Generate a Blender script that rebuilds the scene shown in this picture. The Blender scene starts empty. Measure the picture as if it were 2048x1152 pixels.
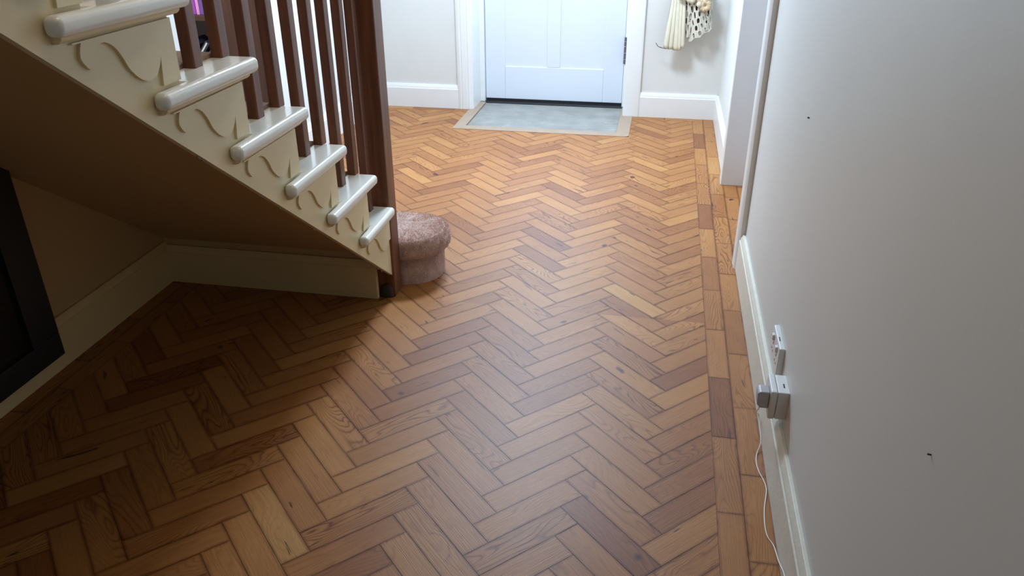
import bpy, bmesh, math, random
from mathutils import Vector, Matrix
random.seed(7)
SC = bpy.context.scene
COL = SC.collection
# ---------------------------------------------------------------- camera, world, lights
def make_camera():
    yaw, pit, roll = math.radians(10.6345), math.radians(27.2755), math.radians(-0.2318)
    cy, sy, cp, sp = math.cos(yaw), math.sin(yaw), math.cos(pit), math.sin(pit)
    f = Vector((-sy*cp, cy*cp, -sp)); r = Vector((cy, sy, 0)); u = r.cross(f)
    r2 = r*math.cos(roll) + u*math.sin(roll); u2 = -r*math.sin(roll) + u*math.cos(roll)
    cam = bpy.data.cameras.new('camera'); o = bpy.data.objects.new('camera', cam); COL.objects.link(o)
    m = Matrix((r2, u2, -f)).transposed().to_4x4(); m.translation = Vector((0, 0, 1.5)); o.matrix_world = m
    cam.sensor_width = 36; cam.lens = 36*1579.157/2048; cam.clip_start = .02
    SC.camera = o
make_camera()
SC.view_settings.view_transform = 'Standard'; SC.view_settings.look = 'None'
SC.view_settings.gamma = 1; SC.view_settings.use_curve_mapping = False
SC.view_settings.exposure = 0.30
W = bpy.data.worlds.new('world'); SC.world = W; W.use_nodes = True
W.node_tree.nodes['Background'].inputs[0].default_value = (.75, .85, 1, 1)
W.node_tree.nodes['Background'].inputs[1].default_value = 1.0
def area(name, loc, aim, sx, sy, power, col, spread=180):
    l = bpy.data.lights.new(name, 'AREA'); l.shape = 'RECTANGLE'; l.size = sx; l.size_y = sy
    l.energy = power; l.color = col; l.spread = math.radians(spread)
    o = bpy.data.objects.new(name, l); COL.objects.link(o); o.location = loc
    o.rotation_euler = (Vector(aim)-Vector(loc)).to_track_quat('-Z', 'Y').to_euler()
    return o
area('hall_ceiling_light', (-.78, 4.35, 2.44), (-.78, 4.35, 0), .5, .44, 78, (.66, .81, 1))
area('floor_sheen_fill', (-.79, 5.60, 2.30), (-.79, 3.4, .9), .85, .26, 17, (.52, .74, 1))  # added lamp for the floor sheen; the wall above the door is solid
area('front_door_daylight', (-.79, 5.88, 1.5), (-.79, 3, 1.0), .75, .85, 17, (.50, .75, 1))
area('landing_light', (-.72, 1.5, 2.42), (-.72, 1.5, 0), .45, .8, 4.2, (1, .86, .68))
area('side_room_daylight', (-2.9, 3.3, 2.2), (-2.6, 4.3, .6), .8, .6, 25, (.85, .92, 1))
# ---------------------------------------------------------------- helpers
def newmat(name):
    m = bpy.data.materials.new(name); m.use_nodes = True
    return m, m.node_tree.nodes, m.node_tree.links, m.node_tree.nodes['Principled BSDF']
def simple(name, col, rough=.5, var=.06, scale=6, bump=0, bscale=60, metal=0, coat=0, spec=.5):
    m, N, L, P = newmat(name)
    tc = N.new('ShaderNodeTexCoord'); n = N.new('ShaderNodeTexNoise'); n.inputs['Scale'].default_value = scale
    n.inputs['Detail'].default_value = 5
    L.new(tc.outputs['Object'], n.inputs['Vector'])
    mx = N.new('ShaderNodeMix'); mx.data_type = 'RGBA'
    mx.inputs[6].default_value = (*[c*(1-var) for c in col], 1); mx.inputs[7].default_value = (*[min(1, c*(1+var)) for c in col], 1)
    L.new(n.outputs['Fac'], mx.inputs[0]); L.new(mx.outputs[2], P.inputs['Base Color'])
    P.inputs['Roughness'].default_value = rough; P.inputs['Metallic'].default_value = metal
    P.inputs['Specular IOR Level'].default_value = spec
    P.inputs['Coat Weight'].default_value = coat
    if bump:
        n2 = N.new('ShaderNodeTexNoise'); n2.inputs['Scale'].default_value = bscale; n2.inputs['Detail'].default_value = 3
        L.new(tc.outputs['Object'], n2.inputs['Vector'])
        b = N.new('ShaderNodeBump'); b.inputs['Strength'].default_value = bump; b.inputs['Distance'].default_value = .002
        L.new(n2.outputs['Fac'], b.inputs['Height']); L.new(b.outputs[0], P.inputs['Normal'])
    return m
def mesh_obj(name, verts, faces, mat, parent=None, bevel=0, seg=2, smooth=False):
    me = bpy.data.meshes.new(name); me.from_pydata([tuple(v) for v in verts], [], faces); me.update()
    bm = bmesh.new(); bm.from_mesh(me); bmesh.ops.recalc_face_normals(bm, faces=bm.faces); bm.to_mesh(me); bm.free()
    o = bpy.data.objects.new(name, me); COL.objects.link(o); me.materials.append(mat)
    if bevel:
        b = o.modifiers.new('bevel', 'BEVEL'); b.width = bevel; b.segments = seg; b.limit_method = 'ANGLE'; b.angle_limit = math.radians(40)
        for p in me.polygons: p.use_smooth = True
        w = o.modifiers.new('wn', 'WEIGHTED_NORMAL')
    if smooth:
        for p in me.polygons: p.use_smooth = True
    if parent is not None:
        o.parent = parent; o.matrix_parent_inverse = Matrix.Translation(-Vector(parent.location)) if parent.type == 'EMPTY' else Matrix.Identity(4)
    return o
class MB:
    def __init__(s): s.v = []; s.f = []
    def box(s, a, b):
        (x0, y0, z0), (x1, y1, z1) = a, b; n = len(s.v)
        s.v += [(x0,y0,z0),(x1,y0,z0),(x1,y1,z0),(x0,y1,z0),(x0,y0,z1),(x1,y0,z1),(x1,y1,z1),(x0,y1,z1)]
        s.f += [tuple(n+i for i in q) for q in ((0,3,2,1),(4,5,6,7),(0,1,5,4),(1,2,6,5),(2,3,7,6),(3,0,4,7))]; return s
    def prism(s, pts, fn, t0, t1):
        """polygon pts (a,b) swept from t0 to t1; fn(a,b,t)->xyz"""
        n = len(s.v); k = len(pts)
        s.v += [fn(a, b, t0) for a, b in pts] + [fn(a, b, t1) for a, b in pts]
        s.f += [tuple(n+i for i in range(k))[::-1], tuple(n+k+i for i in range(k))]
        s.f += [(n+i, n+(i+1) % k, n+k+(i+1) % k, n+k+i) for i in range(k)]; return s
    def tube(s, path, rad, k=8, cap=True):
        n = len(s.v); P = [Vector(p) for p in path]
        for i, p in enumerate(P):
            d = (P[min(i+1, len(P)-1)]-P[max(i-1, 0)]).normalized()
            a = d.cross(Vector((0, 0, 1))) if abs(d.z) < .9 else d.cross(Vector((1, 0, 0))); a.normalize(); b = d.cross(a)
            rr = rad[i] if isinstance(rad, (list, tuple)) else rad
            for j in range(k):
                t = 2*math.pi*j/k; s.v.append(tuple(p+a*math.cos(t)*rr+b*math.sin(t)*rr))
        for i in range(len(P)-1):
            for j in range(k):
                s.f.append((n+i*k+j, n+i*k+(j+1) % k, n+(i+1)*k+(j+1) % k, n+(i+1)*k+j))
        if cap: s.f += [tuple(n+j for j in range(k))[::-1], tuple(n+(len(P)-1)*k+j for j in range(k))]
        return s
    def build(s, name, mat, parent=None, **k): return mesh_obj(name, s.v, s.f, mat, parent, **k)
def struct(o): o['kind'] = 'structure'; return o
def thing(name, loc, label, cat, group=None, kind=None):
    o = bpy.data.objects.new(name, None); COL.objects.link(o); o.location = loc; o.empty_display_size = .1
    o['label'] = label; o['category'] = cat
    if group: o['group'] = group
    return o
def tag(o, label, cat, group=None):
    o['label'] = label; o['category'] = cat
    if group: o['group'] = group
    return o
XY = lambda a, b, t: (a, b, t)
YZ = lambda a, b, t: (t, a, b)
XZ = lambda a, b, t: (a, t, b)
# ---------------------------------------------------------------- materials
M_wall = simple('painted_plaster', (.675, .675, .64), .5, .03, 3, .1, 90)
M_wallfar = M_wall
M_white = simple('white_gloss_trim', (.76, .76, .74), .32, .03, 5, .15, 40)
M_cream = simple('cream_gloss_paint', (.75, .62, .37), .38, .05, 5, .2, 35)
M_creamwall_shade = simple('cream_wall_with_shade', (.52, .345, .155), .55, .05, 4, .3, 60)  # cream browned in its colour to carry the understairs shade and warm bounce
M_cream_shade = simple('cream_skirting_with_shade', (.67, .50, .24), .42, .05, 5, .2, 35)  # skirting cream, darkened in colour for the shaded warm bounce under the stairs
M_nose = simple('nosing_paint', (.76, .755, .68), .22, .04, 10, .25, 50, coat=.3)
M_door = simple('white_door_paint', (.69, .73, .79), .35, .02, 4)
M_ceiling = simple('ceiling_paint', (.74, .73, .70), .8, .02, 3)
M_black = simple('black_frame', (.006, .006, .006), .45, .1, 5)
M_rubber = simple('dark_threshold', (.012, .013, .016), .5, .3, 30)
M_plastic = simple('white_plastic', (.70, .70, .68), .3, .02, 5)
M_plasticgrey = simple('grey_plastic', (.42, .41, .43), .35, .03, 5)
M_hinge = simple('brushed_steel', (.22, .23, .26), .35, .1, 60, metal=.8)
M_cord = simple('cream_cord', (.75, .72, .66), .4, .02, 5)
M_frameWood = simple('pale_mat_frame_wood', (.33, .235, .16), .45, .14, 14, .2, 60)
M_screw = simple('dark_screw', (.03, .025, .02), .5, .1, 5)
def wood_dark(name, c0, c1, rough):
    m, N, L, P = newmat(name)
    tc = N.new('ShaderNodeTexCoord'); mp = N.new('ShaderNodeMapping'); mp.inputs['Scale'].default_value = (40, 40, 2.2)
    n = N.new('ShaderNodeTexNoise'); n.inputs['Scale'].default_value = 1.6; n.inputs['Detail'].default_value = 6
    L.new(tc.outputs['Object'], mp.inputs[0]); L.new(mp.outputs[0], n.inputs['Vector'])
    cr = N.new('ShaderNodeValToRGB'); cr.color_ramp.elements[0].position = .3; cr.color_ramp.elements[1].position = .75
    cr.color_ramp.elements[0].color = (*c0, 1); cr.color_ramp.elements[1].color = (*c1, 1)
    L.new(n.outputs['Fac'], cr.inputs[0]); L.new(cr.outputs[0], P.inputs['Base Color'])
    P.inputs['Roughness'].default_value = rough
    return m
M_dark = wood_dark('dark_stained_wood', (.095, .032, .014), (.20, .072, .030), .38)
M_bookcase = wood_dark('bookcase_wood', (.055, .02, .010), (.10, .036, .018), .45)
def carpet_mat():
    m, N, L, P = newmat('pink_beige_carpet')
    tc = N.new('ShaderNodeTexCoord')
    v = N.new('ShaderNodeTexNoise'); v.inputs['Scale'].default_value = 260; v.inputs['Detail'].default_value = 3
    v2 = N.new('ShaderNodeTexNoise'); v2.inputs['Scale'].default_value = 30; v2.inputs['Detail'].default_value = 4
    L.new(tc.outputs['Object'], v.inputs['Vector']); L.new(tc.outputs['Object'], v2.inputs['Vector'])
    ad = N.new('ShaderNodeMath'); ad.operation = 'ADD'; L.new(v.outputs['Fac'], ad.inputs[0]); L.new(v2.outputs['Fac'], ad.inputs[1])
    cr = N.new('ShaderNodeValToRGB'); cr.color_ramp.elements[0].position = .38; cr.color_ramp.elements[1].position = .62
    cr.color_ramp.elements[0].color = (.42, .26, .21, 1); cr.color_ramp.elements[1].color = (.70, .49, .41, 1)
    hf = N.new('ShaderNodeMath'); hf.operation = 'MULTIPLY'; hf.inputs[1].default_value = .5; L.new(ad.outputs[0], hf.inputs[0])
    L.new(hf.outputs[0], cr.inputs[0]); L.new(cr.outputs[0], P.inputs['Base Color'])
    b = N.new('ShaderNodeBump'); b.inputs['Strength'].default_value = .9; b.inputs['Distance'].default_value = .006
    L.new(ad.outputs[0], b.inputs['Height']); L.new(b.outputs[0], P.inputs['Normal'])
    P.inputs['Roughness'].default_value = .95; P.inputs['Sheen Weight'].default_value = .4; P.inputs['Specular IOR Level'].default_value = .1
    return m
M_carpet = carpet_mat()
M_pile = simple('carpet_pile_fibre', (.72, .52, .45), .95, .22, 70, spec=.1)
def mat_stone():
    m, N, L, P = newmat('grey_mat_slab')
    tc = N.new('ShaderNodeTexCoord')
    n = N.new('ShaderNodeTexNoise'); n.inputs['Scale'].default_value = 9; n.inputs['Detail'].default_value = 6
    L.new(tc.outputs['Object'], n.inputs['Vector'])
    cr = N.new('ShaderNodeValToRGB'); cr.color_ramp.elements[0].position = .3; cr.color_ramp.elements[1].position = .75
    cr.color_ramp.elements[0].color = (.215, .205, .18, 1); cr.color_ramp.elements[1].color = (.30, .29, .265, 1)
    L.new(n.outputs['Fac'], cr.inputs[0])
    mp = N.new('ShaderNodeMapping'); mp.inputs['Rotation'].default_value = (0, 0, .5); mp.inputs['Scale'].default_value = (4, 14, 1)
    n2 = N.new('ShaderNodeTexNoise'); n2.inputs['Scale'].default_value = 1.7; n2.inputs['Detail'].default_value = 2; n2.inputs['Distortion'].default_value = .6
    L.new(tc.outputs['Object'], mp.inputs[0]); L.new(mp.outputs[0], n2.inputs['Vector'])
    c2 = N.new('ShaderNodeValToRGB'); c2.color_ramp.elements[0].position = .70; c2.color_ramp.elements[1].position = .76
    L.new(n2.outputs['Fac'], c2.inputs[0])
    mx = N.new('ShaderNodeMix'); mx.data_type = 'RGBA'; mx.inputs[7].default_value = (.55, .56, .53, 1)
    L.new(c2.outputs[0], mx.inputs[0]); L.new(cr.outputs[0], mx.inputs[6]); L.new(mx.outputs[2], P.inputs['Base Color'])
    P.inputs['Roughness'].default_value = .55
    return m
M_stone = mat_stone()
def parquet_mat():
    m, N, L, P = newmat('pine_parquet')
    uv = N.new('ShaderNodeUVMap'); uv.uv_map = 'grain'
    ed = N.new('ShaderNodeUVMap'); ed.uv_map = 'edge'
    at = N.new('ShaderNodeVertexColor'); at.layer_name = 'blk'
    sp = N.new('ShaderNodeSeparateColor'); L.new(at.outputs[0], sp.inputs[0])
    def math_(op, a, b=None, c=None):
        n = N.new('ShaderNodeMath'); n.operation = op
        for i, x in enumerate((a, b, c)):
            if x is None: continue
            if isinstance(x, (int, float)): n.inputs[i].default_value = x
            else: L.new(x, n.inputs[i])
        return n.outputs[0]
    sx = N.new('ShaderNodeSeparateXYZ'); L.new(uv.outputs[0], sx.inputs[0])
    U, V = sx.outputs[0], sx.outputs[1]
    def noise(su, sv, detail=2, dist=0, scale=1.0):
        c = N.new('ShaderNodeCombineXYZ')
        L.new(math_('MULTIPLY', U, su), c.inputs[0]); L.new(math_('MULTIPLY', V, sv), c.inputs[1])
        L.new(math_('MULTIPLY', sp.outputs[2], 91.0), c.inputs[2])
        n = N.new('ShaderNodeTexNoise'); n.inputs['Scale'].default_value = scale; n.inputs['Detail'].default_value = detail
        n.inputs['Distortion'].default_value = dist; L.new(c.outputs[0], n.inputs['Vector']); return n.outputs['Fac']
    n1 = noise(2.6, 11, 1.5, .4)
    # growth rings: contour lines of the noise plus a slow slope across the block
    t = math_('ADD', math_('MULTIPLY', n1, 20.0), math_('MULTIPLY', V, 70.0))
    fr = math_('FRACT', t)
    ring = N.new('ShaderNodeValToRGB'); e = ring.color_ramp.elements
    e[0].position = 0; e[0].color = (.75, .75, .75, 1); e[1].position = .16; e[1].color = (.08, .08, .08, 1)
    for ps, c in ((.55, .0), (.85, .45), (.97, 1.)):
        q = e.new(ps); q.color = (c, c, c, 1)
    L.new(fr, ring.inputs[0])
    # figure strength: per block and in patches
    patch = noise(1.6, 7, 1)
    pm = N.new('ShaderNodeMapRange'); pm.inputs[1].default_value = .38; pm.inputs[2].default_value = .62; L.new(patch, pm.inputs[0])
    g = math_('MULTIPLY', math_('MULTIPLY', ring.outputs[0], sp.outputs[1]), math_('ADD', math_('MULTIPLY', pm.outputs[0], .75), .25))
    base = N.new('ShaderNodeValToRGB'); e = base.color_ramp.elements
    e[0].position = 0; e[0].color = (.20, .066, .020, 1); e[1].position = 1; e[1].color = (.46, .245, .078, 1)
    for ps, c in ((.25, (.25, .086, .022)), (.55, (.34, .137, .037)), (.8, (.41, .182, .050))):
        q = e.new(ps); q.color = (*c, 1)
    cloud = noise(5, 10, 3)
    L.new(math_('ADD', sp.outputs[0], math_('MULTIPLY', math_('SUBTRACT', cloud, .5), .35)), base.inputs[0])
    mx = N.new('ShaderNodeMix'); mx.data_type = 'RGBA'; mx.blend_type = 'MULTIPLY'; mx.inputs[7].default_value = (.42, .235, .125, 1)
    L.new(g, mx.inputs[0]); L.new(base.outputs[0], mx.inputs[6])
    fib = noise(9, 420, 2)
    fm = N.new('ShaderNodeMapRange'); fm.inputs[1].default_value = .3; fm.inputs[2].default_value = .7; fm.inputs[3].default_value = .88; fm.inputs[4].default_value = 1.08; L.new(fib, fm.inputs[0])
    mx2 = N.new('ShaderNodeMix'); mx2.data_type = 'RGBA'; mx2.blend_type = 'MULTIPLY'; mx2.inputs[0].default_value = 1
    L.new(mx.outputs[2], mx2.inputs[6]); L.new(fm.outputs[0], mx2.inputs[7])
    # dark streaks and knots
    st = noise(6, 40, 2, .3)
    sm = N.new('ShaderNodeMapRange'); sm.inputs[1].default_value = .70; sm.inputs[2].default_value = .735; L.new(st, sm.inputs[0])
    kn = noise(9, 12, 1)
    km = N.new('ShaderNodeMapRange'); km.inputs[1].default_value = .765; km.inputs[2].default_value = .80; L.new(kn, km.inputs[0])
    dk = math_('MAXIMUM', math_('MULTIPLY', sm.outputs[0], .85), km.outputs[0])
    mx3 = N.new('ShaderNodeMix'); mx3.data_type = 'RGBA'; mx3.inputs[7].default_value = (.06, .024, .012, 1)
    L.new(dk, mx3.inputs[0]); L.new(mx2.outputs[2], mx3.inputs[6])
    # old finish gathered along the block edges
    s2 = N.new('ShaderNodeSeparateXYZ'); L.new(ed.outputs[0], s2.inputs[0])
    en = noise(14, 14, 3)
    dmin = math_('MINIMUM', s2.outputs[0], s2.outputs[1])
    em = N.new('ShaderNodeMapRange'); em.inputs[1].default_value = 0; em.inputs[2].default_value = .010
    em.inputs[3].default_value = .85; em.inputs[4].default_value = 0; em.interpolation_type = 'SMOOTHSTEP'
    L.new(dmin, em.inputs[0])
    ef = math_('MULTIPLY', em.outputs[0], math_('ADD', math_('MULTIPLY', en, 1.5), 0.0))
    mx4 = N.new('ShaderNodeMix'); mx4.data_type = 'RGBA'; mx4.blend_type = 'MULTIPLY'; mx4.inputs[7].default_value = (.46, .32, .22, 1); mx4.clamp_factor = True
    L.new(ef, mx4.inputs[0]); L.new(mx3.outputs[2], mx4.inputs[6]); L.new(mx4.outputs[2], P.inputs['Base Color'])
    P.inputs['Roughness'].default_value = .43
    P.inputs['Specular IOR Level'].default_value = .36
    b = N.new('ShaderNodeBump'); b.inputs['Strength'].default_value = .25; b.inputs['Distance'].default_value = .0015
    L.new(math_('ADD', math_('MULTIPLY', n1, .6), fib), b.inputs['Height']); L.new(b.outputs[0], P.inputs['Normal'])
    return m
M_floor = parquet_mat()
# ---------------------------------------------------------------- floor of parquet blocks
def clip(poly, a, b, c):           # keep a*x+b*y<=c
    out = []
    for i in range(len(poly)):
        p, q = poly[i], poly[(i+1) % len(poly)]
        dp, dq = a*p[0]+b*p[1]-c, a*q[0]+b*q[1]-c
        if dp <= 0: out.append(p)
        if (dp < 0 < dq) or (dq < 0 < dp):
            t = dp/(dp-dq); out.append((p[0]+(q[0]-p[0])*t, p[1]+(q[1]-p[1])*t))
    return out
def rclip(poly, x0, x1, y0, y1):
    for a, b, c in ((-1, 0, -x0), (1, 0, x1), (0, -1, -y0), (0, 1, y1)):
        if len(poly) > 2: poly = clip(poly, a, b, c)
    return poly if len(poly) > 2 else []
def parea(p): return abs(sum(p[i][0]*p[(i+1) % len(p)][1]-p[(i+1) % len(p)][0]*p[i][1] for i in range(len(p))))/2
FV, FF, FU, FE, FC = [], [], [], [], []
GAP = .0005; TONE = (.56, .13)
def block(org, du, L_, W_, region):
    """a block with corner org, unit direction du, length, width (to the left of du), clipped to a region"""
    dv = (-du[1], du[0]); g = GAP
    P0 = lambda u, v: (org[0]+du[0]*u+dv[0]*v, org[1]+du[1]*u+dv[1]*v)
    poly = rclip([P0(g, g), P0(L_-g, g), P0(L_-g, W_-g), P0(g, W_-g)], *region)
    if not poly or parea(poly) < 1e-5: return
    tone = min(1, max(0, random.gauss(*TONE)))
    if random.random() < .05: tone = random.uniform(.12, .3)
    gr = random.choice((.1, .15, .25, .4, .55, .75, 1.0, 1.0)); sd = random.random()
    ou, ov = random.uniform(0, 40), random.uniform(0, 9)
    n = len(FV); k = len(poly); h = random.uniform(-.0002, .0002)
    sub = [(x, y) for x, y in poly]
    # centre strip grid so the edge distance interpolates exactly: fan around an inner inset
    def uvof(x, y):
        rx, ry = x-org[0], y-org[1]; return rx*du[0]+ry*du[1], rx*dv[0]+ry*dv[1]
    for x, y in sub: FV.append((x, y, h))
    FF.append(tuple(range(n, n+k)))
    for x, y in sub:
        u, v = uvof(x, y); FU.append((u+ou, v+ov))
        FE.append((u, v, L_, W_, x, y, region)); FC.append((tone, gr, sd))
S = .0544; WB = S*math.sqrt(2); LB = 4*WB
V0 = (.098, 1.781)
r2 = math.sqrt(.5)
XB = .2385; XL = -1.835
def herring(region):
    x0, x1, y0, y1 = region
    for c in range(int((x0-V0[0])/(8*S))-2, int((x1-V0[0])/(8*S))+3):
        for n in range(int((y0-V0[1])/(2*S))-6, int((y1-V0[1])/(2*S))+6):
            vx, vy = V0[0]+c*8*S, V0[1]+n*2*S
            # A: direction (1,1); width side to the upper left
            block((vx, vy), (r2, r2), LB, WB, region)
            # B: direction (-1,1), width to the lower left
            block((vx, vy), (-r2, r2), LB, WB, region)
def strip(x0, x1, ystart, region, L_=.3075):
    global TONE
    TONE = (.62, .10); y = ystart
    while y < region[3]:
        block((x1, y), (0, 1), L_, x1-x0, region); y += L_
    TONE = (.56, .13)
def strip_x(y0, y1, xstart, region, L_=.3075):
    x = xstart
    while x < region[1]:
        block((x, y0), (1, 0), L_, y1-y0, region); x += L_
YF = 5.66
MX0, MX1, MY0 = -1.374, -.179, 5.122
herring((XL, XB, -1.2, 2.70)); herring((-2.10, XB, 2.70, MY0)); herring((-2.10, MX0, MY0, 5.585)); herring((MX1, XB, MY0, 5.585))
strip_x(5.585, 5.68, -2.10, (-2.10, MX0, 5.585, 5.68)); strip_x(5.585, 5.68, -.26, (MX1, .31, 5.585, 5.68))
strip(.2385, .311, 2.001-.3275*10, (.2385, .311, -1.2, 5.585), .3275)
strip(.311, .384, 2.493-.3275*12, (.311, .384, -1.2, 5.68), .3275)
strip(.384, .457, 3.16, (.384, .457, 3.20, 4.36), .31); strip(.457, .53, 3.02, (.457, .53, 3.20, 4.36), .31)
strip(-1.90, XL, -1.2, (-1.90, XL, -1.2, 2.70)); strip(-1.965, -1.90, -1.34, (-1.965, -1.90, -1.2, 2.70))
strip_x(3.15, 3.35, -2.3, (-2.3, -2.09, 3.15, 3.35))
def build_floor():
    # subdivide so per-fragment edge distance is right: store u,v and compute via 2 layers (min of both sides by centre ridge)
    verts, faces, uvs, eds, cols = [], [], [], [], []
    idx = 0
    for f in FF:
        data = [(FV[i], FU[i], FE[i], FC[i]) for i in f]
        L_, W_ = data[0][2][2], data[0][2][3]; reg = data[0][2][6]
        poly = [(d[2][0], d[2][1]) for d in data]         # in local u,v
        o2 = data[0]; off = (o2[1][0]-o2[2][0], o2[1][1]-o2[2][1])
        # affine from uv to xy
        z = o2[0][2]
        # du/dv from two vertices: recover by solving with the first three
        (u0, v0), (u1, v1), (u2, v2) = poly[0], poly[1], poly[2]
        X0, X1, X2 = data[0][0], data[1][0], data[2][0]
        det = (u1-u0)*(v2-v0)-(u2-u0)*(v1-v0)
        def toxy(u, v):
            a = ((u-u0)*(v2-v0)-(u2-u0)*(v-v0))/det; b = ((u1-u0)*(v-v0)-(u-u0)*(v1-v0))/det
            return (X0[0]+a*(X1[0]-X0[0])+b*(X2[0]-X0[0]), X0[1]+a*(X1[1]-X0[1])+b*(X2[1]-X0[1]), z)
        for sv in (0, 1):
            pv = clip(poly, 0, 1 if sv == 0 else -1, W_/2 if sv == 0 else -W_/2)
            if len(pv) < 3: continue
            for su in (0, 1):
                pu = clip(pv, 1 if su == 0 else -1, 0, L_/2 if su == 0 else -L_/2)
                if len(pu) < 3 or parea(pu) < 1e-7: continue
                n = len(verts)
                for u, v in pu:
                    verts.append(toxy(u, v)); uvs.append((u+off[0], v+off[1]))
                    eds.append((u if su == 0 else L_-u, v if sv == 0 else W_-v)); cols.append(o2[3])
                faces.append(tuple(range(n, n+len(pu))))
    # dark bed under the blocks
    nb = len(verts)
    for x0, x1, y0, y1 in ((-2.0, .40, -1.2, 2.72), (-2.12, .40, 2.72, 5.15), (-2.12, -1.33, 5.15, 5.7), (-.22, .40, 5.15, 5.7), (.40, .55, 3.15, 4.4), (-2.32, -2.1, 3.1, 3.4)):
        n = len(verts); zz = -.004
        verts += [(x0, y0, zz), (x1, y0, zz), (x1, y1, zz), (x0, y1, zz)]; faces.append((n, n+1, n+2, n+3))
        uvs += [(0, 0)]*4; eds += [(0, 0)]*4; cols += [(0, .1, .5)]*4
    me = bpy.data.meshes.new('floor'); me.from_pydata(verts, [], faces)
    me.uv_layers.new(name='grain'); me.uv_layers.new(name='edge'); me.color_attributes.new('blk', 'FLOAT_COLOR', 'CORNER')
    a, b, c = me.uv_layers['grain'], me.uv_layers['edge'], me.color_attributes['blk']
    for p in me.polygons:
        for li in p.loop_indices:
            vi = me.loops[li].vertex_index
            a.data[li].uv = uvs[vi]; b.data[li].uv = eds[vi]; c.data[li].color = (*cols[vi], 1)
    me.update(); me.materials.append(M_floor)
    bm = bmesh.new(); bm.from_mesh(me)
    for f in bm.faces:
        if f.normal.z < 0: f.normal_flip()
    bm.to_mesh(me); bm.free()
    o = bpy.data.objects.new('floor', me); COL.objects.link(o); struct(o)
build_floor()
struct(MB().box((-3.6, 3.1, -.1), (-2.1, 5.0, -.006)).build('floor', M_frameWood))
# ---------------------------------------------------------------- room shell
H = 2.5
XW = .405                               # right wall plane
struct(MB().box((-3.7, -1.5, H), (.8, 6.3, H+.08)).build('ceiling', M_ceiling))
struct(MB().box((XW, -1.5, -.02), (XW+.15, 3.20, H)).box((XW, 4.36, -.02), (XW+.15, YF+.1, H)).box((XW, 3.20, 2.1), (XW+.15, 4.36, H)).build('wall_right', M_wall))
struct(MB().box((-2.2, YF, -.02), (-1.36, YF+.30, H)).box((-.24, YF, -.02), (XW+.15, YF+.30, H)).box((-1.36, YF, 2.12), (-.24, YF+.30, H)).build('wall_far', M_wallfar))
struct(MB().box((-2.13, 4.06, -.02), (-2.09, YF+.01, H)).box((-2.13, 2.70, -.02), (-2.09, 3.28, H)).box((-2.13, 3.28, 2.1), (-2.09, 4.06, H)).build('wall_left', M_wallfar))
struct(MB().box((-2.2, -1.5, -.02), (-1.98, 2.82, H)).build('wall_stairs', M_creamwall_shade))
struct(MB().box((-2.2, -1.6, -.02), (.8, -1.5, H)).build('wall_back', M_wall))
struct(MB().box((-3.7, 4.75, -.02), (-2.2, 4.85, H)).box((-3.7, 2.6, -.02), (-3.6, 4.75, H)).box((-3.7, 2.5, -.02), (-2.2, 2.6, H)).build('wall_side_room', M_wallfar))
struct(MB().box((XW+.15, 3.1, -.02), (.8, 3.2, H)).build('wall_side', M_wall))
# low wall closing the space under the stairs
SL = .183/.2445
struct(MB().box((-1.98, 2.69, -.01), (-1.06, 2.72, .19)).build('wall_understairs', M_creamwall_shade))
def skirt_profile(h=.17, t=.022):
    return [(0, 0), (t, 0), (t, h-.030), (t-.004, h-.026), (t-.004, h-.018), (t-.010, h-.006), (t-.012, h), (0, h)]
def skirt(name, fn, t0, t1, mat, h=.17, t=.022):
    return struct(MB().prism(skirt_profile(h, t), fn, t0, t1).build(name, mat, bevel=.0012, seg=2))
M_worn = simple('worn_offwhite_gloss', (.72, .70, .60), .35, .10, 22, .5, 70)
skirt('baseboard_right', lambda a, b, t: (XW-a, t, b), -1.5, 3.205, M_worn)
skirt('baseboard_right', lambda a, b, t: (XW-a, t, b), 4.42, YF, M_white)
skirt('baseboard_far', lambda a, b, t: (t, YF-a, b), -2.09, -1.455, M_white)
skirt('baseboard_far', lambda a, b, t: (t, YF-a, b), -.135, XW, M_white)
skirt('baseboard_left', lambda a, b, t: (-2.09+a, t, b), 4.14, YF, M_white, .185)
skirt('baseboard_stairs', lambda a, b, t: (-1.98+a, t, b), -1.5, 2.69, M_cream_shade, .175)
skirt('baseboard_understairs', lambda a, b, t: (t, 2.69-a, b), -1.98, -1.052, M_cream_shade, .165)
# front door surround: architrave with grooves, linings and stops
def archi_pts(w, grooves=True):
    if not grooves: return [(0, 0), (w, 0), (w, .018), (w-.012, .026), (.012, .026), (0, .018)]
    return [(0, 0), (w, 0), (w, .016), (w-.018, .026), (w-.03, .026), (w-.034, .021), (w-.04, .026), (.040, .024), (.036, .018), (.030, .022), (.016, .018), (.010, .013), (0, .012)]
struct(MB().prism(archi_pts(.115), lambda a, b, t: (-1.345-a, YF-b, t), 0, 2.1).prism(archi_pts(.115, False), lambda a, b, t: (-.25+a, YF-b, t), 0, 2.1)
       .prism(archi_pts(.115), lambda a, b, t: (t, YF-b, 2.1+a), -1.46, -.135).build('trim_1', M_white, bevel=.001, seg=1))
struct(MB().box((-1.36, YF-.012, 0), (-1.342, 6.0, 2.12)).box((-.25, YF-.012, 0), (-.238, 6.0, 2.12)).box((-1.36, YF, 2.1), (-.238, 6.0, 2.12))
       .box((-1.343, 5.885, 0), (-1.308, 5.97, 2.1)).box((-.272, 5.885, 0), (-.249, 5.97, 2.1)).build('trim_2', M_white, bevel=.002))
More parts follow.
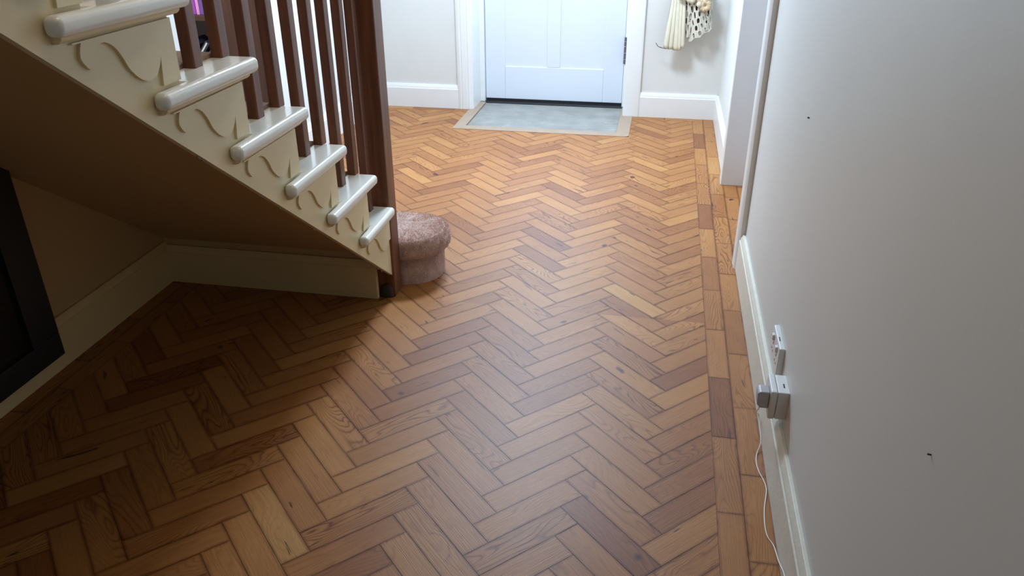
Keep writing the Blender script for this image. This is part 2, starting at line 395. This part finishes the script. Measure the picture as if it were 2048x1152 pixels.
# front door leaf with recessed flat panels and a glazed upper half (above the frame)
def front_door():
    d = bpy.data.objects.new('door_1', None); COL.objects.link(d); d.location = (-.79, 5.95, 0); struct(d)
    x0, x1, y0, y1 = -1.305, -.275, 5.915, 5.955
    pl, pm0, pm1, pr = -1.156, -.84, -.743, -.419
    b = MB().box((x0, y0, .022), (pl, y1, 2.08)).box((pr, y0, .022), (x1, y1, 2.08)).box((pm0, y0, .265), (pm1, y1, .98))
    b.box((pl, y0, .022), (pr, y1, .265)).box((pl, y0, .98), (pr, y1, 1.10)).box((pl, y0, 1.92), (pr, y1, 2.08))
    b.build('door_frame', M_door, d, bevel=.0035, seg=2)
    for a, c in ((pl, pm0), (pm1, pr)):
        MB().box((a, y0+.009, .265), (c, y1-.009, .98)).build('door_panel', M_door, d)
    MB().box((pl, y0+.012, 1.10), (pr, y1-.012, 1.92)).build('glass_pane', simple('obscure_glass', (.8, .88, .92), .2, .02), d)
    MB().box((x0, y0+.004, .001), (x1, y1, .022)).build('weather_bar', M_rubber, d)
    h = MB().box((-.278, 5.878, .318), (-.262, 5.916, .505))
    for z in (.35, .395, .44, .475): h.box((-.280, 5.874, z-.0015), (-.260, 5.880, z+.0015))
    h.build('hinge', M_hinge, d, bevel=.003)
front_door()
struct(MB().box((-1.342, 5.865, -.006), (-.25, 6.0, .004)).build('trim_3', M_rubber, bevel=.002))
# mat well: pale wooden frame let into the parquet
def arc(cx, cy, r, a0, a1, n=8):
    return [(cx+r*math.cos(math.radians(a0+(a1-a0)*i/n)), cy+r*math.sin(math.radians(a0+(a1-a0)*i/n))) for i in range(n+1)]
ix0, ix1, iy0, yb = -1.298, -.266, 5.207, 5.87
pts = [(MX0, MY0), *arc(MX1-.03, MY0+.03, .03, -90, 0), (MX1, 5.64), (-.238, 5.64), (-.238, yb), (ix1, yb), (ix1, iy0), (ix0, iy0), (ix0, yb), (-1.36, yb), (-1.36, 5.64), (MX0, 5.64)]
struct(MB().prism(pts, XY, -.012, .0035).build('trim_4', M_frameWood, bevel=.0015))
tag(MB().box((ix0+.001, iy0+.001, -.03), (ix1-.001, 5.87, -.007)).build('door_mat', M_stone, bevel=.002),
    'scuffed grey slab mat sunk in a pale wooden frame before the white front door', 'door mat')
# right-hand doorway: linings, far and near architraves, closed door beyond
struct(MB().box((.372, 4.285, .0), (.56, 4.305, 2.1)).box((.55, 3.26, 0), (.555, 3.28, 2.1)).box((.40, 3.26, 0), (.56, 3.28, 2.1)).box((.372, 3.26, 2.08), (.56, 4.305, 2.1)).build('trim_5', M_white, bevel=.003))
pf = [(4.29, .0), (4.435, .0), (4.435, .022), (4.415, .030), (4.39, .033), (4.375, .027), (4.365, .034), (4.31, .036), (4.295, .036), (4.29, .030)]
struct(MB().prism(pf, lambda a, b, t: (XW-b, a, t), 0, 2.1).build('trim_6', M_white, bevel=.002))
pn = [(3.195, 0), (3.27, 0), (3.27, .026), (3.262, .032), (3.215, .030), (3.205, .024), (3.195, .020)]
struct(MB().prism(pn, lambda a, b, t: (XW-b, a, t), 0, 2.1).build('trim_7', M_white, bevel=.001))
struct(MB().box((.53, 3.28, .01), (.565, 4.285, 2.08)).build('door_2', M_door, bevel=.002))
# left doorway linings
struct(MB().box((-2.14, 3.27, 0), (-2.075, 3.345, 2.1)).box((-2.096, 4.0, 0), (-2.075, 4.12, 2.1)).build('trim_8', M_white, bevel=.003))
# ---------------------------------------------------------------- staircase
stair = thing('staircase', (-1.05, 2.7, 0), 'cream painted wooden staircase with white nosings, dark balusters and pink-beige carpet beside the hall', 'staircase')
GO, RI = .2445, .183
def r_(k): return 1.762+GO*(5-k)          # riser line of tread k
def zt(k): return .394+RI*(k-1)           # top of tread k
KMAX = 10
# outer string: sawtooth
def zs(y): return .119+(2.651-y)*SL
pts = [(2.70, .098), (2.70, zt(1)-.02)]
for k in range(1, KMAX+1):
    y_next = r_(k+1)
    pts += [(y_next, zt(k)-.02), (y_next, zt(k+1)-.02)]
pts = pts[:-1]
pts += [(r_(KMAX+1), zs(r_(KMAX+1)))]
# one convex-ish slice per tread so that the big concave face stays clean
sb = MB()
def strip_poly(k):
    y1 = 2.70 if k == 1 else r_(k); y0 = r_(k+1)
    return [(y0, zs(y0)), (y1, zs(y1)), (y1, zt(k)-.02), (y0, zt(k)-.02)]
sv, sf = [], []
outline = pts
me = bpy.data.meshes.new('outer_string'); bm = bmesh.new()
vs = [bm.verts.new((-.995, y, z)) for y, z in outline]; fa = bm.faces.new(vs)
ret = bmesh.ops.extrude_face_region(bm, geom=[fa])
for v in ret['geom']:
    if isinstance(v, bmesh.types.BMVert): v.co.x -= .014
bmesh.ops.triangulate(bm, faces=[f for f in bm.faces if len(f.verts) > 4])
bmesh.ops.recalc_face_normals(bm, faces=bm.faces); bm.to_mesh(me); bm.free()
so = bpy.data.objects.new('outer_string', me); COL.objects.link(so); me.materials.append(M_cream); so.parent = stair; so.matrix_parent_inverse = Matrix.Translation(-stair.location)
# soffit
def zf(y): return .190+(2.69-y)*SL
MB().prism([(2.69, zf(2.69)), (1.30, zf(1.30)), (-.2, zf(-.2)), (-.2, zf(-.2)+.02), (1.30, zf(1.30)+.02), (2.69, zf(2.69)+.02)], YZ, -1.98, -1.008).build('soffit', M_creamwall_shade, stair)
# flaked paint along the lower edge of the string
rc = random.Random(5); M_bare = simple('bare_dark_wood', (.12, .06, .03), .7, .3, 60)
for y in (2.58, 2.545, 2.49, 2.35, 2.05, 1.86, 1.545, 1.528):
    w_ = rc.uniform(.006, .014); h_ = rc.uniform(.003, .007)
    pc = MB().prism([(y, zs(y)-.001), (y+w_, zs(y+w_)-.001), (y+w_*.7, zs(y+w_*.7)+h_), (y+w_*.2, zs(y+w_*.2)+h_*.8)], YZ, -.996, -.9943)
    pc.build('paint_chip', M_bare, stair)
# treads, nosings, brackets
def bez(pts, n=6):
    out = []
    for i in range(len(pts)-1):
        p0 = pts[max(i-1, 0)]; p1 = pts[i]; p2 = pts[i+1]; p3 = pts[min(i+2, len(pts)-1)]
        for j in range(n):
            t = j/n
            out.append(tuple(.5*((2*p1[c])+(-p0[c]+p2[c])*t+(2*p0[c]-5*p1[c]+4*p2[c]-p3[c])*t*t+(-p0[c]+3*p1[c]-3*p2[c]+p3[c])*t**3) for c in (0, 1)))
    return out+[pts[-1]]
for k in range(1, 9):
    z = zt(k); yf = r_(k)+.047; yb_ = r_(k+1)-.105
    if k == 1: yf = 2.698
    out = [(-1.075, r_(k+1)+.004), (-.9955, r_(k+1)+.004), (-.9955, yb_), (-.960, yb_), (-.960, yf), (-1.075, yf)]
    t = MB().prism(out, XY, z-.036, z).build('tread', M_nose, stair, bevel=.0135, seg=4)
    # inner carpeted run of the tread and the riser below
    # cavetto under the nosing
    yc0 = yb_+.016; yc1 = min(r_(k)+.020, 2.695)
    MB().prism([(-.996, z-.034), (-.974, z-.034), (-.976, z-.041), (-.982, z-.046), (-.989, z-.048), (-.996, z-.048)], lambda a, b, t: (a, t, b), yc0, yc1).build('nosing_moulding', M_cream, t, bevel=.0008, seg=1)
    # scrolled bracket
    dy, dz = r_(k)-1.762, z-1.126
    if k <= 7:
        y_r = 1.762+dy if k > 1 else 2.70
        lobe = bez([(1.540, 1.062), (1.527, 1.052), (1.519, 1.034), (1.506, 1.0225), (1.492, 1.028), (1.480, 1.046), (1.484, 1.062), (1.489, 1.071)])
        scr = bez([(1.707, 1.007), (1.698, .990), (1.682, .975), (1.655, .970), (1.628, .981), (1.604, 1.004), (1.590, 1.029), (1.573, 1.050), (1.553, 1.061), (1.540, 1.062)])
        if k > 1:
            poly = [(1.762, 1.074), (1.762, .950), (1.699, .950)] + scr[:-1] + lobe + [(1.468, 1.071), (1.466, 1.074)]
        else:
            poly = [(1.762-.042, 1.074), (1.762-.042, .990)] + [p for p in scr[:-1] if p[0] < 1.70] + lobe + [(1.468, 1.071), (1.466, 1.074)]
        bmk = bmesh.new()
        vv = [bmk.verts.new((-.9952, y+dy, zz+dz)) for y, zz in poly]; f0 = bmk.faces.new(vv)
        rt = bmesh.ops.extrude_face_region(bmk, geom=[f0])
        for v in rt['geom']:
            if isinstance(v, bmesh.types.BMVert): v.co.x += .0065
        bmesh.ops.triangulate(bmk, faces=[f for f in bmk.faces if len(f.verts) > 4]); bmesh.ops.recalc_face_normals(bmk, faces=bmk.faces)
        mk = bpy.data.meshes.new('scroll_bracket'); bmk.to_mesh(mk); bmk.free(); mk.materials.append(M_cream)
        ob = bpy.data.objects.new('scroll_bracket', mk); COL.objects.link(ob); ob.parent = stair; ob.matrix_parent_inverse = Matrix.Translation(-stair.location)
# carpet: treads and risers from the outer string to the wall, each a part
for k in range(1, 11):
    z = zt(k); y1 = (r_(k)+.055) if k > 1 else r_(1)+.055; y0 = r_(k+1)
    pr = [(y0-.006, z-.012), (y0+.012, z-.01), (y0+.012, z+.008), (y1-.02, z+.008), (y1-.005, z+.003), (y1+.002, z-.012), (y1-.002, z-.028), (y1-.02, z-.038), (r_(k)+.012, z-.045), (r_(k)+.012, z-RI+.008), (r_(k)+.002, z-RI+.006), (r_(k)+.002, z-.014), (y0-.006, z-.014)]
    MB().prism(pr, YZ, -1.98, -1.071).build('carpet_runner', M_carpet, stair, bevel=.004, seg=2)
MB().box((-1.98, r_(1)-.005, 0), (-1.07, r_(1)+.005, .39)).build('riser', M_cream, stair)
# balusters and handrail
bx, bw, bd = -1.049, .0152, .0188
def rail_z(y): return zt(1)+.82+(2.70-y)*SL
mbal = None
def baluster(y, zb):
    zt_ = rail_z(y)+.02
    return MB().box((bx-bw, y-bd, zb-.003), (bx+bw, y+bd, zt_)).build('baluster', M_dark, stair, bevel=.004, seg=2)
for k in range(1, 9):
    f = r_(k)+.0385
    if k >= 5: f -= .012
    elif k == 4: f -= .006
    if k > 1: baluster(f, zt(k))
    baluster(f-.1225 if k > 1 else 2.645, zt(k))
MB().prism([(-.033, 0), (.033, 0), (.036, .02), (.03, .045), (.012, .058), (-.012, .058), (-.03, .045), (-.036, .02)],
           lambda a, b, t: (bx+a, t, rail_z(t)+b), .75, 2.71).build('handrail', M_dark, stair, bevel=.003)
MB().box((-1.070, 2.70, 0), (-.986, 2.786, 1.42)).build('newel_post', M_dark, stair, bevel=.006, seg=3)
MB().box((-1.085, 2.685, 1.42), (-.971, 2.801, 1.45)).build('newel_cap', M_dark, stair, bevel=.008)
# a dark lump of old filler at the foot of the newel
nl = MB(); ring = 10
for i in range(5):
    a = i/4
    for j in range(ring):
        t = 2*math.pi*j/ring
        nl.v.append((-1.022+math.cos(t)*.034*(1-.45*a*a)*random.uniform(.8, 1.1), 2.697+math.sin(t)*.012*(1-.6*a*a), .0+.055*a*random.uniform(.8, 1.1)))
for i in range(4):
    for j in range(ring): nl.f.append((i*ring+j, i*ring+(j+1) % ring, (i+1)*ring+(j+1) % ring, (i+1)*ring+j))
nl.f.append(tuple(4*ring+j for j in range(ring)))
nl.build('foot_filler', simple('blackened_filler', (.035, .025, .018), .6, .4, 60), stair, smooth=True)
# bullnose first step, wrapped in carpet
def bullnose():
    cx, cy = -1.0, 2.955
    def outline(r, n=40):
        p = [(cx+r*math.sin(math.pi*i/n)*1.0, cy-r*math.cos(math.pi*i/n)) for i in range(n+1)]
        xl = -1.975
        m = 30
        back = [(cx+(xl-cx)*i/m, cy+r) for i in range(1, m+1)]
        front = [(xl+(cx-xl)*i/m, max(cy-r, 2.79)) for i in range(0, m)]
        return p+back+front
    prof = [(.146, 0), (.147, .05), (.144, .10), (.138, .118), (.166, .124), (.174, .138), (.177, .158), (.175, .178), (.168, .194), (.155, .201), (.12, .204), (.06, .205)]
    rng = random.Random(3)
    v, f = [], []
    n = None
    for r, z in prof:
        o = outline(r); n = len(o)
        for x, y in o:
            amp = .0022 if z > .12 else .001
            v.append((x+rng.uniform(-amp, amp), y+rng.uniform(-amp, amp), z+(rng.uniform(-amp, amp) if z > 0 else 0)))
    for i in range(len(prof)-1):
        for j in range(n): f.append((i*n+j, i*n+(j+1) % n, (i+1)*n+(j+1) % n, (i+1)*n+j))
    f.append(tuple((len(prof)-1)*n+j for j in range(n)))
    o = mesh_obj('bullnose_step', v, f, M_carpet, stair, smooth=True)
    o['label'] = 'rounded bottom step covered in pink-beige carpet'
    # short tufted pile on the visible rounded end
    pv, pf_ = [], []
    def tuft(p, nrm, L_):
        d = (nrm+Vector((rng.uniform(-.5, .5), rng.uniform(-.5, .5), rng.uniform(-.5, .4)))).normalized()
        a = d.cross(Vector((rng.uniform(-1, 1), rng.uniform(-1, 1), rng.uniform(-1, 1)))).normalized()*.0011; b = d.cross(a)
        n0 = len(pv); tip = p+d*L_
        pv.extend([tuple(p+a), tuple(p-a*.5+b*.8), tuple(p-a*.5-b*.8), tuple(tip)])
        pf_.extend([(n0, n0+1, n0+3), (n0+1, n0+2, n0+3), (n0+2, n0, n0+3)])
    for _ in range(17000):
        s = rng.random()
        ang = math.pi*rng.random()
        if s < .10:
            p = Vector((rng.uniform(-1.12, -1.0), rng.uniform(2.80, 3.12), .203)); nm = Vector((0, 0, 1)); l = .006
        elif s < .40:      # top
            rr = .17*math.sqrt(rng.random()); p = Vector((cx+rr*math.sin(ang), cy-rr*math.cos(ang), .203 if rr < .15 else .198)); nm = Vector((0, 0, 1)); l = .006
        elif s < .72:    # roll
            q = rng.random(); th = math.radians(-80+170*q); rr = .153+.023*math.cos(th); p = Vector((cx+rr*math.sin(ang), cy-rr*math.cos(ang), .162+.038*math.sin(th)))
            nm = Vector((math.sin(ang)*math.cos(th), -math.cos(ang)*math.cos(th), math.sin(th))); l = .007
        else:
            p = Vector((cx+.146*math.sin(ang), cy-.146*math.cos(ang), rng.uniform(.002, .125))); nm = Vector((math.sin(ang), -math.cos(ang), 0)); l = .003
        tuft(p, nm, l*rng.uniform(.7, 1.2))
    po = mesh_obj('carpet_pile', pv, pf_, M_pile, o); po['kind'] = 'stuff'
bullnose()
# ---------------------------------------------------------------- black framed glass on the wall under the stairs
fr = thing('framed_mirror', (-1.945, 1.4, .068), 'black framed dark glass panel on the cream wall under the stairs', 'mirror')
xw0, xw1 = -1.957, -1.928
y0, y1, z0, z1 = .95, 1.982, .068, 1.22; bwid = .118
pf4 = MB().box((xw0, y0, z0), (xw1, y1, z0+.085)).box((xw0, y0, z1-.085), (xw1, y1, z1)).box((xw0, y0, z0+.085), (xw1, y0+bwid, z1-.085)).box((xw0, y1-bwid, z0+.085), (xw1, y1, z1-.085))
pf4.build('frame', M_black, fr, bevel=.003)
M_glass = simple('dark_glass', (.012, .011, .009), .08, .1, 4)
MB().box((xw0+.004, y0+bwid-.01, z0+.075), (xw0+.014, y1-bwid+.01, z1-.075)).build('glass', M_glass, fr)
# ---------------------------------------------------------------- electrical items on the right wall
ds = thing('double_socket', (XW, 2.064, .244), 'white double wall socket plate, the farther of the two electrical boxes above the right skirting', 'wall socket')
MB().box((XW-.016, 1.993, .244), (XW+.001, 2.137, .330)).build('faceplate', M_plastic, ds, bevel=.004, seg=3)
for y in (2.034, 2.104):
    MB().box((XW-.022, y-.008, .298), (XW-.012, y+.008, .316)).build('rocker_switch', M_plastic, ds, bevel=.002)
    s = MB()
    s.box((XW-.0165, y-.003, .282), (XW-.0155, y+.003, .291)).box((XW-.0165, y-.014, .262), (XW-.0155, y-.006, .267)).box((XW-.0165, y+.006, .262), (XW-.0155, y+.014, .267))
    s.build('socket_holes', M_screw, ds)
MB().box((XW-.0115, 2.04, .3295), (XW-.0085, 2.062, .3308)).build('dark_mark', M_screw, ds)
sb_ = thing('surface_socket_box', (XW, 1.88, .202), 'deep white surface-mounted socket box nearer the camera, with a charger plugged in', 'wall socket')
MB().box((XW-.030, 1.837, .202), (XW+.001, 1.927, .288)).build('back_box', M_plastic, sb_, bevel=.003)
MB().box((XW-.048, 1.836, .201), (XW-.0305, 1.928, .289)).build('faceplate', M_plastic, sb_, bevel=.004)
MB().box((XW-.014, 1.862, .2875), (XW-.010, 1.882, .2885)).build('dark_mark', M_screw, sb_)
ch = thing('phone_charger', (.34, 1.87, .225), 'small grey-white plug-in charger with thin white cable trailing on the parquet', 'charger')
MB().prism([(.226, .335), (.236, .327), (.272, .325), (.278, .332), (.278, XW-.0485), (.226, XW-.0485)], lambda a, b, t: (b, t, a), 1.848, 1.886).build('plug_body', M_plasticgrey, ch, bevel=.003)
cab = [(.338, 1.867, .228), (.343, 1.90, .19), (.352, 1.98, .12), (.366, 2.04, .075), (.376, 2.066, .05), (.378, 2.035, .034), (.378, 1.975, .018), (.365, 1.934, .002), (.361, 1.893, .002), (.365, 1.855, .002), (.374, 1.821, .002), (.378, 1.78, .002), (.366, 1.708, .002), (.361, 1.642, .002), (.364, 1.601, .002), (.376, 1.569, .003), (.378, 1.502, .021), (.378, 1.425, .053), (.376, 1.35, .05), (.374, 1.25, .01)]
def crom3(pts, n=6):
    out = []
    for i in range(len(pts)-1):
        p0, p1, p2, p3 = [Vector(pts[min(max(j, 0), len(pts)-1)]) for j in (i-1, i, i+1, i+2)]
        for j in range(n):
            t = j/n; out.append(.5*((2*p1)+(-p0+p2)*t+(2*p0-5*p1+4*p2-p3)*t*t+(-p0+3*p1-3*p2+p3)*t**3))
    return out+[Vector(pts[-1])]
MB().tube(crom3(cab), .0017, 8).build('cable', M_cord, ch, smooth=True)
# nails left in the right wall
for (y, z), lb in (((2.228, .925), 'tiny dark nail in the right wall, farther one at the upper part'), ((.945, .80), 'tiny dark nail in the right wall, nearer one low on the plaster')):
    n_ = MB().tube([(XW+.002, y, z), (XW-.005, y, z+.001)], [.0012, .0014] if y < 1 else [.002, .0024], 8).build('nail', M_screw)
    tag(n_, lb, 'nail')
# ---------------------------------------------------------------- hanging ornament on the far wall
M_straw = simple('dried_husk', (.66, .61, .47), .6, .10, 30, .3, 120)
M_straw2 = simple('pierced_husk', (.60, .56, .47), .6, .14, 40, .3, 120)
M_tan = simple('tan_rosette', (.60, .47, .30), .6, .15, 40, .3, 120)
M_brown = simple('dark_brown_dried', (.09, .045, .022), .7, .2, 30)
orn = thing('wall_ornament', (.12, 5.6, .95), 'cream dried-husk wall ornament with a pleated fan and pierced lacy skirt', 'wall ornament')
def ox(px): return -.056+(px-1310)*.00317
def oz(py): return .799-py*.00317
YO = YF-.075
rng = random.Random(11)
# pleated fan: five folded strips
folds = [((1338, -12), (1328, 95), (1338, 98)), ((1343, -12), (1337, 98), (1347, 97)), ((1348, -12), (1346, 99), (1359, 100)), ((1353, -12), (1356, 101), (1364, 98)), ((1358, -12), (1363, 97), (1371, 92))]
for top, b0, b1 in folds:
    v, f = [], []; n = 14
    for i in range(n+1):
        t = i/n; tt = t**.8
        xl = top[0]*(1-tt)+b0[0]*tt; xr = (top[0]+6)*(1-tt)+b1[0]*tt
        yy = top[1]*(1-t)+b0[1]*t; yy2 = top[1]*(1-t)+b1[1]*t
        wob = .004*math.sin(t*5+top[0])
        for s, dpt in ((0, 0), (.35, .012), (.7, .016), (1, .002)):
            v.append((ox(xl+(xr-xl)*s)+wob*.3, YO-.02*math.sin(t*2.2)-dpt*t-.002, oz(yy+(yy2-yy)*s)))
    for i in range(n):
        for j in range(3): f.append((i*4+j, i*4+j+1, (i+1)*4+j+1, (i+1)*4+j))
    o = mesh_obj('pleated_strip', v, f, M_straw, orn, smooth=True)
    so_ = o.modifiers.new('s', 'SOLIDIFY'); so_.thickness = .003
    MB().tube([Vector(v[i*4])+Vector((-.0005, -.002, 0)) for i in range(n+1)], .0013, 5).build('dark_pleat_edge', M_brown, o, smooth=True)
# curling brown edge of a thin translucent husk at the left
MB().tube([(ox(a), YO-.01, oz(b)) for a, b in ((1311, 86), (1314, 91), (1317, 94), (1321, 95), (1327, 97), (1334, 98))], [.002, .0025, .002, .003, .002, .002], 6).build('curled_edge', M_brown, orn, smooth=True)
# pierced skirt: lattice of husk bars around diamond holes on a curved sheet
def pierced(corners, nu, nv, name, mat, yoff=0, bulge=.03, hole=.43):
    (ax, ay), (bx_, by), (cx_, cy_), (dx_, dy_) = corners    # tl, tr, br, bl in photo pixels
    def pt(u, v):
        x = (ax*(1-u)+bx_*u)*(1-v)+(dx_*(1-u)+cx_*u)*v
        y = (ay*(1-u)+by*u)*(1-v)+(dy_*(1-u)+cy_*u)*v
        if v > .99: y += 2.5*math.sin(u*nu*math.pi*1.3)
        return (ox(x), YO-yoff-bulge*math.sin(math.pi*min(max(u, 0), 1))*(.4+.6*v)-.006*math.sin(u*9+v*4), oz(y))
    v, f = [], []
    for j in range(nv):
        for i in range(nu):
            sh = .5 if j % 2 else 0
            u0, u1, v0, v1 = (i+sh)/nu, (i+1+sh)/nu, j/nv, (j+1)/nv
            if u1 > 1: u1 = 1
            if u1-u0 < .02: continue
            cu, cv = (u0+u1)/2, (v0+v1)/2; hu, hv = (u1-u0)*hole*rng.uniform(.45, .95), (v1-v0)*hole*rng.uniform(.9, 1.35)
            tw = rng.uniform(-.35, .35)
            n = len(v)
            outer = [(u0, v0), (cu, v0), (u1, v0), (u1, cv), (u1, v1), (cu, v1), (u0, v1), (u0, cv)]
            inner = []
            for q in range(8):
                a = -math.pi*3/4+q*math.pi/4; rr = (1.0, .9, 1.0, .9)[q % 4]
                du, dv = math.cos(a)*hu*.8*rr, math.sin(a)*hv*1.05*rr
                inner.append((cu+du+tw*dv, cv+dv))
            v += [pt(*p) for p in outer]+[pt(*p) for p in inner]
            for q in range(8): f.append((n+q, n+(q+1) % 8, n+8+(q+1) % 8, n+8+q))
            if j % 2 and i == 0:
                n = len(v); v += [pt(0, v0), pt(u0, v0), pt(u0, v1), pt(0, v1)]; f.append((n, n+1, n+2, n+3))
    o = mesh_obj(name, v, f, mat, orn)
    m = o.modifiers.new('s', 'SOLIDIFY'); m.thickness = .005
    b = o.modifiers.new('b', 'BEVEL'); b.width = .0012; b.segments = 1
    return o
pierced([(1366, -30), (1392, -30), (1423, 55), (1379, 82)], 4, 8, 'pierced_skirt', M_straw2, .012, .03)
pierced([(1362, 8), (1382, 8), (1386, 78), (1369, 70)], 2, 5, 'pierced_skirt', M_straw2, .002, .01)
pierced([(1385, -25), (1417, -25), (1423, 55), (1404, 60)], 3, 6, 'pierced_skirt', M_straw2, .004, .02)
# dark core behind and rosettes above
MB().prism([(ox(1378), oz(74)), (ox(1417), oz(52)), (ox(1412), oz(-30)), (ox(1362), oz(-30)), (ox(1366), oz(60))], lambda a, b, t: (a, t, b), YO+.004, YO+.02).build('dark_core', M_brown, orn, bevel=.004)
def petal_ball(cx, cz, r, mat, name, n=9):
    v, f = [], []
    for k in range(n):
        a = 2*math.pi*k/n+rng.uniform(-.2, .2); L_ = r*rng.uniform(.8, 1.15)
        m0 = len(v)
        for i in range(5):
            t = i/4; w = .45*r*math.sin(math.pi*(t*.8+.1))
            c = Vector((cx+math.cos(a)*L_*t, YO-.030-.02*math.sin(t*2.6), cz+math.sin(a)*L_*t)); s = Vector((-math.sin(a), 0, math.cos(a)))*w
            v += [tuple(c-s), tuple(c+Vector((0, -.006, 0))), tuple(c+s)]
        for i in range(4):
            for j in range(2): f.append((m0+i*3+j, m0+i*3+j+1, m0+(i+1)*3+j+1, m0+(i+1)*3+j))
    o = mesh_obj(name, v, f, mat, orn, smooth=True); m = o.modifiers.new('s', 'SOLIDIFY'); m.thickness = .003
petal_ball(ox(1405), oz(8), .040, M_tan, 'rosette', 11)
petal_ball(ox(1400), oz(-8), .045, M_tan, 'rosette', 10)
petal_ball(ox(1375), oz(-12), .05, M_straw, 'rosette', 10)
petal_ball(ox(1356), oz(-16), .04, M_straw, 'rosette', 8)
bm = bmesh.new(); bmesh.ops.create_uvsphere(bm, u_segments=16, v_segments=10, radius=.016)
for v in bm.verts: v.co = Vector((v.co.x+ox(1392), v.co.y+YO-.055, v.co.z*1.15+oz(5)))
mk = bpy.data.meshes.new('seed_pod'); bm.to_mesh(mk); bm.free(); mk.materials.append(M_straw)
for p in mk.polygons: p.use_smooth = True
so_ = bpy.data.objects.new('seed_pod', mk); COL.objects.link(so_); so_.parent = orn; so_.matrix_parent_inverse = Matrix.Translation(-orn.location)
MB().tube([(ox(1378), YO-.01, oz(-30)), (ox(1378), YF-.03, oz(-70)), (ox(1378), YF-.002, oz(-85))], [.012, .006, .004], 8).build('hanging_stem', M_tan, orn, smooth=True)
# ---------------------------------------------------------------- bookcase in the side room, seen between the balusters
bc = thing('bookcase', (-2.75, 4.5, 0), 'brown wooden bookcase beyond the left doorway, seen between the balusters', 'bookcase')
YB0, YB1 = 4.30, 4.62
XC0, XC1, XCR = -3.25, -2.47, -2.15
MB().box((XC0-.02, YB0, 0), (XC0, YB1, 1.7)).build('side_panel', M_bookcase, bc, bevel=.002)
MB().box((XCR, YB0, 0), (XCR+.02, YB1, 1.7)).build('side_panel', M_bookcase, bc, bevel=.002)
MB().box((XC1, YB0, 0), (XC1+.02, YB1, 1.7)).build('divider', M_bookcase, bc, bevel=.002)
MB().box((XC0, YB1-.01, 0), (XCR, YB1, 1.7)).build('back_panel', M_bookcase, bc)
for z in (.06, .425, .825, 1.20, 1.68):
    MB().box((XC0, YB0, z-.03), (XC1, YB1-.01, z)).build('shelf', M_bookcase, bc, bevel=.002)
dd = MB().box((XC1+.022, YB0-.018, .03), (XCR+.018, YB0-.001, 1.68)).build('door', M_bookcase, bc, bevel=.003)
bcols = [(.05, .07, .16), (.45, .5, .62), (.10, .05, .18), (.03, .03, .05), (.35, .06, .42), (.75, .30, .62), (.16, .08, .30), (.5, .5, .55)]
bn = ['navy', 'pale blue', 'dark purple', 'black', 'purple', 'pink', 'violet', 'light grey']
bm_ = [simple('book_cover_'+n.replace(' ', '_'), c, .35, .1, 20) for n, c in zip(bn, bcols)]
x = XC1-.33; i = 0
used = 0
while x < XC1-.03:
    w = rng.uniform(.022, .038); h = rng.uniform(.20, .27); ci = i % 8
    b = thing('book', (x+w/2, YB0+.12, .825), f'{bn[ci]} upright book on the upper bookshelf, number {i+1} from the left'.replace(f', number {i+1} from the left', f', {["leftmost", "second from left", "third from left", "fourth from left", "fifth from left", "sixth from left", "seventh from left", "eighth from left", "ninth from left", "tenth from left", "eleventh from left", "twelfth from left", "last"][min(i, 12)]}'), 'book', 'upright books on the upper bookshelf')
    MB().box((x, YB0+.02, .825), (x+w-.002, YB0+.22, .825+h)).build('cover', bm_[ci], b, bevel=.003)
    MB().box((x+.003, YB0+.024, .825+h-.001), (x+w-.005, YB0+.222, .825+h+.001)).build('pages', M_plastic, b)
    x += w; i += 1
# leaning dark books below
for j in range(5):
    w, h = .03, .30; th = math.radians(38)
    bx0 = XC1-.46+j*.062
    ci = (0, 3, 3, 0, 3)[j]
    b = thing('book', (bx0, YB0+.12, .425), f'{bn[ci]} leaning book with white page edges on the lower shelf, {["leftmost", "second from left", "middle one", "second from right", "rightmost"][j]}', 'book', 'leaning books on the lower shelf')
    def rot(a, c): return (bx0+a*math.cos(th)+c*math.sin(th), .426+a*(-math.sin(th))+c*math.cos(th)+w*math.sin(th))
    MB().prism([rot(0, 0), rot(w, 0), rot(w, h), rot(0, h)], XZ, YB0+.03, YB0+.24).build('cover', bm_[ci], b, bevel=.002)
    MB().prism([rot(w*.35, .004), rot(w*.65, .004), rot(w*.65, h-.004), rot(w*.35, h-.004)], XZ, YB0+.026, YB0+.03).build('pages', M_plastic, b)
